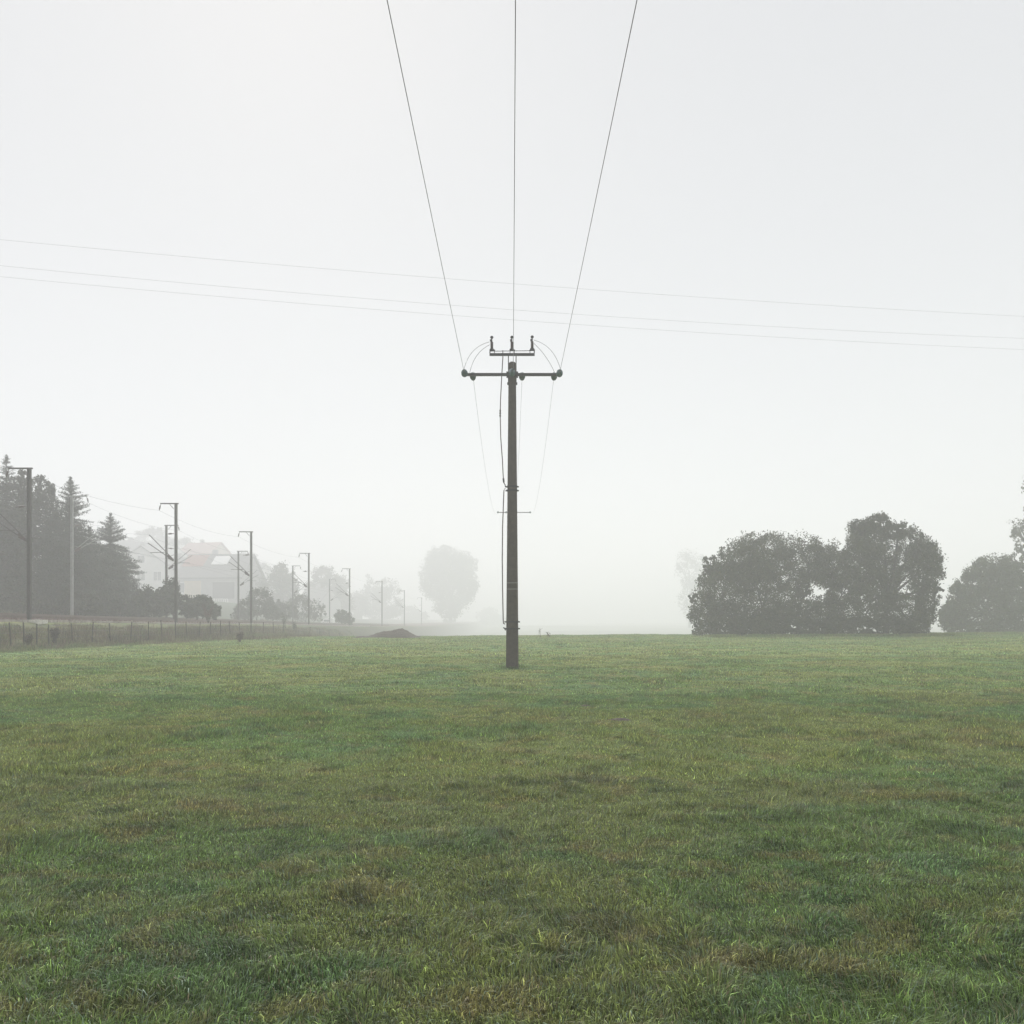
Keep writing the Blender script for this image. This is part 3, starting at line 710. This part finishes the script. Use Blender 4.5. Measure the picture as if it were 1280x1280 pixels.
# ---------------------------------------------------------------- houses on the slope
def house(label, px, py_base, d, w, dep, hw, hr, rz, wall, roof, wins, ridge='x', extra=None):
    d *= 1.9; x = PX(px, d); z = PZ(py_base, d); r = empty('house', (x, d, z), rz); r.scale = (1.9,)*3; tag(r, label, 'house', 'houses on the slope')
    m = MB(); m.box(-w/2, w/2, -dep/2, dep/2, -4, hw)
    o = .35
    if ridge == 'x': m.poly_prism([(-dep/2, hw), (dep/2, hw), (0, hw+hr)], 'x', -w/2, w/2)
    else: m.poly_prism([(-w/2, hw), (w/2, hw), (0, hw+hr)], 'y', -dep/2, dep/2)
    m.build('wall', wall, r)
    m = MB(); t = .18
    if ridge == 'x':
        s = hr/(dep/2)
        for sg in (-1, 1): m.poly_prism([(sg*(dep/2+o), hw-s*o+.02), (0, hw+hr+.02), (0, hw+hr+t), (sg*(dep/2+o), hw-s*o+t)], 'x', -w/2-o, w/2+o)
    else:
        s = hr/(w/2)
        for sg in (-1, 1): m.poly_prism([(sg*(w/2+o), hw-s*o+.02), (0, hw+hr+.02), (0, hw+hr+t), (sg*(w/2+o), hw-s*o+t)], 'y', -dep/2-o, dep/2+o)
    rf = m.build('roof', roof, r)
    m = MB(); m.box(-w*.12-.3, -w*.12+.3, .1, .7, hw+hr*.5, hw+hr+.8); m.build('chimney', M_greyw, rf)
    for (a, b, ww, hh) in wins:
        fr = MB(); fr.box(a-ww/2-.07, a+ww/2+.07, -dep/2-.05, -dep/2+.02, b-.07, b+hh+.07); f = fr.build('window', M_trim, r)
        g = MB(); g.box(a-ww/2, a-.03, -dep/2-.065, -dep/2-.055, b, b+hh); g.box(a+.03, a+ww/2, -dep/2-.065, -dep/2-.055, b, b+hh); g.build('pane', M_glass, f)
    return r, rf
W2 = [(-2.4, .9, 1.1, 1.2), (-.2, .9, 1.1, 1.2), (2.2, .9, 1.1, 1.2)]
house('grey-roofed gabled house half hidden by the pointed conifer', 186, 732, 135, 7.5, 9, 2.6, 2.8, .15, M_white, M_tile, [(-2.2, .6, 1, 1.2), (0, .6, 1, 1.2), (2.2, .6, 1, 1.2), (0, 3.1, .9, 1)], 'y')
house('upper house with a small white gable left of the grey-roofed one', 166, 722, 150, 5.6, 10, 3.6, 2.2, -.2, M_white, M_tile, [(-1, 2, .9, 1.1), (1, 2, .9, 1.1)], 'y')
house('long white house with a dark low roof between second and third mast', 233, 740, 138, 8.6, 8, 3.2, 1.8, .05, M_white, M_tile, W2, 'x')
hr_, rf_ = house('wide house with a faded red roof and a white skylight', 277, 750, 128, 8.8, 9, 3.0, 3.2, -.08, M_greyw, M_tile, [(-3.3, .9, 1.2, 1.3)], 'x')
m = MB(); sl = 3.2/4.5                                # red tiled field, skylight and dark opening
def roofpt(x, y): return (x, y, 3.0+3.2*(1+y/4.5)+.19)
def roofpanel(x0, x1, y0, y1, lift, mt, name, par):
    m = MB(); v = [roofpt(x0, y0), roofpt(x1, y0), roofpt(x1, y1), roofpt(x0, y1)]
    m.v = v+[(a, b, c+lift) for a, b, c in v]; m.f = [[0,3,2,1],[4,5,6,7],[0,1,5,4],[1,2,6,5],[2,3,7,6],[3,0,4,7]]; return m.build(name, mt, par)
roofpanel(-4.6, -1.6, -2.6, -.2, .03, M_redtile, 'roof_tiles', rf_)
sk = roofpanel(-.6, 1.6, -2.2, -.5, .06, M_trim, 'skylight', rf_)
m = MB(); m.box(.6, 3.6, -4.56, -4.51, .1, 2.3); m.build('carport_opening', M_shade, hr_)  # carport shade drawn as a flat dark panel on the wall
m = MB(); m.box(-3.3, -1.0, -4.57, -4.51, .2, 2.5); m.build('timber_panel', M_cream, hr_); m = MB(); m.box(-4.36, -3.9, -4.57, -4.51, .2, 2.6); m.build('door', M_dkwood, hr_)
house('small pale house right behind the third mast', 308, 754, 134, 5.4, 7, 2.9, 2.2, .1, M_greyw, M_tile, [(-.9, 1.1, .8, 1.4), (.9, 1.1, .8, 1.4)], 'y')
house('tiny faint house between the fourth mast and the dark bush', 399, 768, 165, 5, 6, 2.2, 2.4, -.5, M_greyw, M_tile, [(0, .8, .9, 1)], 'x')
house('small pale house with a grey roof high on the slope above the white house', 214, 714, 172, 6.0, 7, 2.6, 2.4, .35, M_white, M_tile, [(-1.2, .8, .9, 1.1), (1.2, .8, .9, 1.1)], 'y')
house('small house with a red roof high on the slope behind the skylight house', 256, 709, 178, 7.0, 7, 2.4, 2.2, -.3, M_cream, M_redtile, [(-1.6, .7, .9, 1.1), (1.4, .7, .9, 1.1)], 'x')
house('faint pale house on the slope right of the third mast', 334, 742, 172, 6.0, 7, 2.6, 2.4, .2, M_white, M_tile, [(-1.2, .8, .9, 1.1), (1.2, .8, .9, 1.1)], 'y')
# white terrace wall with balustrade in front of the wide house
tr = empty('terrace', P(277, 765, 222)); tr.scale = (1.9,)*3; tag(tr, 'bright white terrace wall with railing below the red-roofed house', 'terrace')
m = MB(); m.box(-1.9, .8, 0, .3, -1.2, 1.25); m.box(.8, 2.0, .1, .4, -1.2, .75); m.build('wall', M_trim, tr)
m = MB(); m.box(-1.5, .8, -.06, -.01, 1.62, 1.70); m.box(-2.6, -1.5, .1, .2, 1.75, 1.9)
for k in range(9): m.box(-1.5+k*.28, -1.42+k*.28, -.055, -.015, 1.25, 1.62)
m.build('railing', M_trim, tr)
m = MB(); m.box(-1.2,-.9,-.02,-.003,.75,.95); m.box(-.5,-.2,-.02,-.003,.75,.95); m.build('opening', M_shade, tr)  # dark panels painted on the wall as shaded openings
# pale sheet-covered boat-shaped heap near the bush: a white caravan roof seen over the bank
cv = empty('caravan', P(408, 783, 196)); cv.scale = (1.45,)*3; tag(cv, 'white rounded caravan roof showing over the bank left of the small bush', 'caravan')
m = MB(); m.poly_prism([(-.85,.3),(.9,.3),(.92,1.05),(.8,1.28),(.2,1.30),(-.5,1.08),(-.85,.8)], 'y', 0, 1.6); m.build('body', M_trim, cv)
m = MB(); m.box(-.35, .45, -.02, -.003, .7, .95); m.build('window', M_glass, cv)
m = MB(); m.tube([(0,.2,.22),(0,.38,.22)], .22, 14); m.build('wheel', M_black, cv)

# ---------------------------------------------------------------- haze
hm = bpy.data.materials.new('haze'); hm.use_nodes = True; nt = hm.node_tree
for n in list(nt.nodes):
    if n.type != 'OUTPUT_MATERIAL': nt.nodes.remove(n)
pv = nt.nodes.new('ShaderNodeVolumePrincipled'); pv.inputs['Color'].default_value = (.994,.991,1,1)
pv.inputs['Density'].default_value = .0043; pv.inputs['Anisotropy'].default_value = .15
nt.links.new(pv.outputs[0], nt.nodes['Material Output'].inputs['Volume'])
m = MB(); m.box(-960, 960, -110, 970, -10, 34)
hz = m.build('haze', hm); tag(hz, 'pale morning fog lying over the whole field', 'haze', kind='stuff')

# ---------------------------------------------------------------- world, sun, camera
SUN_EL, SUN_AZ = math.radians(38), math.radians(-14)   # azimuth measured from +Y toward +X
w = bpy.data.worlds.new('World'); SC.world = w; w.use_nodes = True; nt = w.node_tree; N = nt.nodes; L = nt.links
bg = N['Background']; bg.inputs['Strength'].default_value = .1
sky = N.new('ShaderNodeTexSky'); sky.sky_type = 'NISHITA'; sky.sun_disc = False; sky.sun_elevation = SUN_EL; sky.sun_rotation = SUN_AZ
mx = N.new('ShaderNodeMix'); mx.data_type = 'RGBA'; mx.inputs['Factor'].default_value = .94
mx.inputs['B'].default_value = (5.3, 5.34, 5.42, 1)
L.new(sky.outputs[0], mx.inputs['A'])
tcw = N.new('ShaderNodeTexCoord'); sx = N.new('ShaderNodeSeparateXYZ'); L.new(tcw.outputs['Generated'], sx.inputs[0])
def mth(op, a, b):
    n = N.new('ShaderNodeMath'); n.operation = op
    for i, v in enumerate((a, b)):
        if hasattr(v, 'default_value'): L.new(v, n.inputs[i])
        else: n.inputs[i].default_value = v
    return n.outputs[0]
low = mth('POWER', mth('SUBTRACT', 1., mth('MAXIMUM', sx.outputs['Z'], 0.)), 3.5)   # thick low cloud is brightest toward the horizon
gain = mth('ADD', mth('MULTIPLY', low, .30), .93)
vm = N.new('ShaderNodeVectorMath'); vm.operation = 'SCALE'; L.new(mx.outputs['Result'], vm.inputs[0]); L.new(gain, vm.inputs['Scale'])
L.new(vm.outputs['Vector'], bg.inputs['Color'])
sl = bpy.data.lights.new('sun', 'SUN'); sl.energy = 2.6; sl.angle = math.radians(60); sl.color = (1, .995, .985)
so = bpy.data.objects.new('sun', sl); COL.objects.link(so)
dv = Vector((math.sin(SUN_AZ)*math.cos(SUN_EL), math.cos(SUN_AZ)*math.cos(SUN_EL), math.sin(SUN_EL)))
so.rotation_euler = dv.to_track_quat('Z', 'Y').to_euler(); so.location = (0, 0, 50)
cd = bpy.data.cameras.new('camera'); cam = bpy.data.objects.new('camera', cd); COL.objects.link(cam)
cam.location = (0, 0, E); cam.rotation_euler = (math.radians(90), 0, 0)
cd.sensor_width = 36; cd.lens = 36*F/1280; cd.shift_y = (HY-640)/1280; cd.clip_end = 4000; cd.clip_start = .05
SC.camera = cam
SC.view_settings.view_transform = 'Standard'; SC.view_settings.look = 'None'; SC.view_settings.gamma = 1; SC.view_settings.exposure = .60
cy = SC.cycles; cy.volume_bounces = 6; cy.max_bounces = 10; cy.diffuse_bounces = 3; cy.transparent_max_bounces = 8; cy.use_denoising = True
cy.use_adaptive_sampling = True; cy.adaptive_threshold = .01
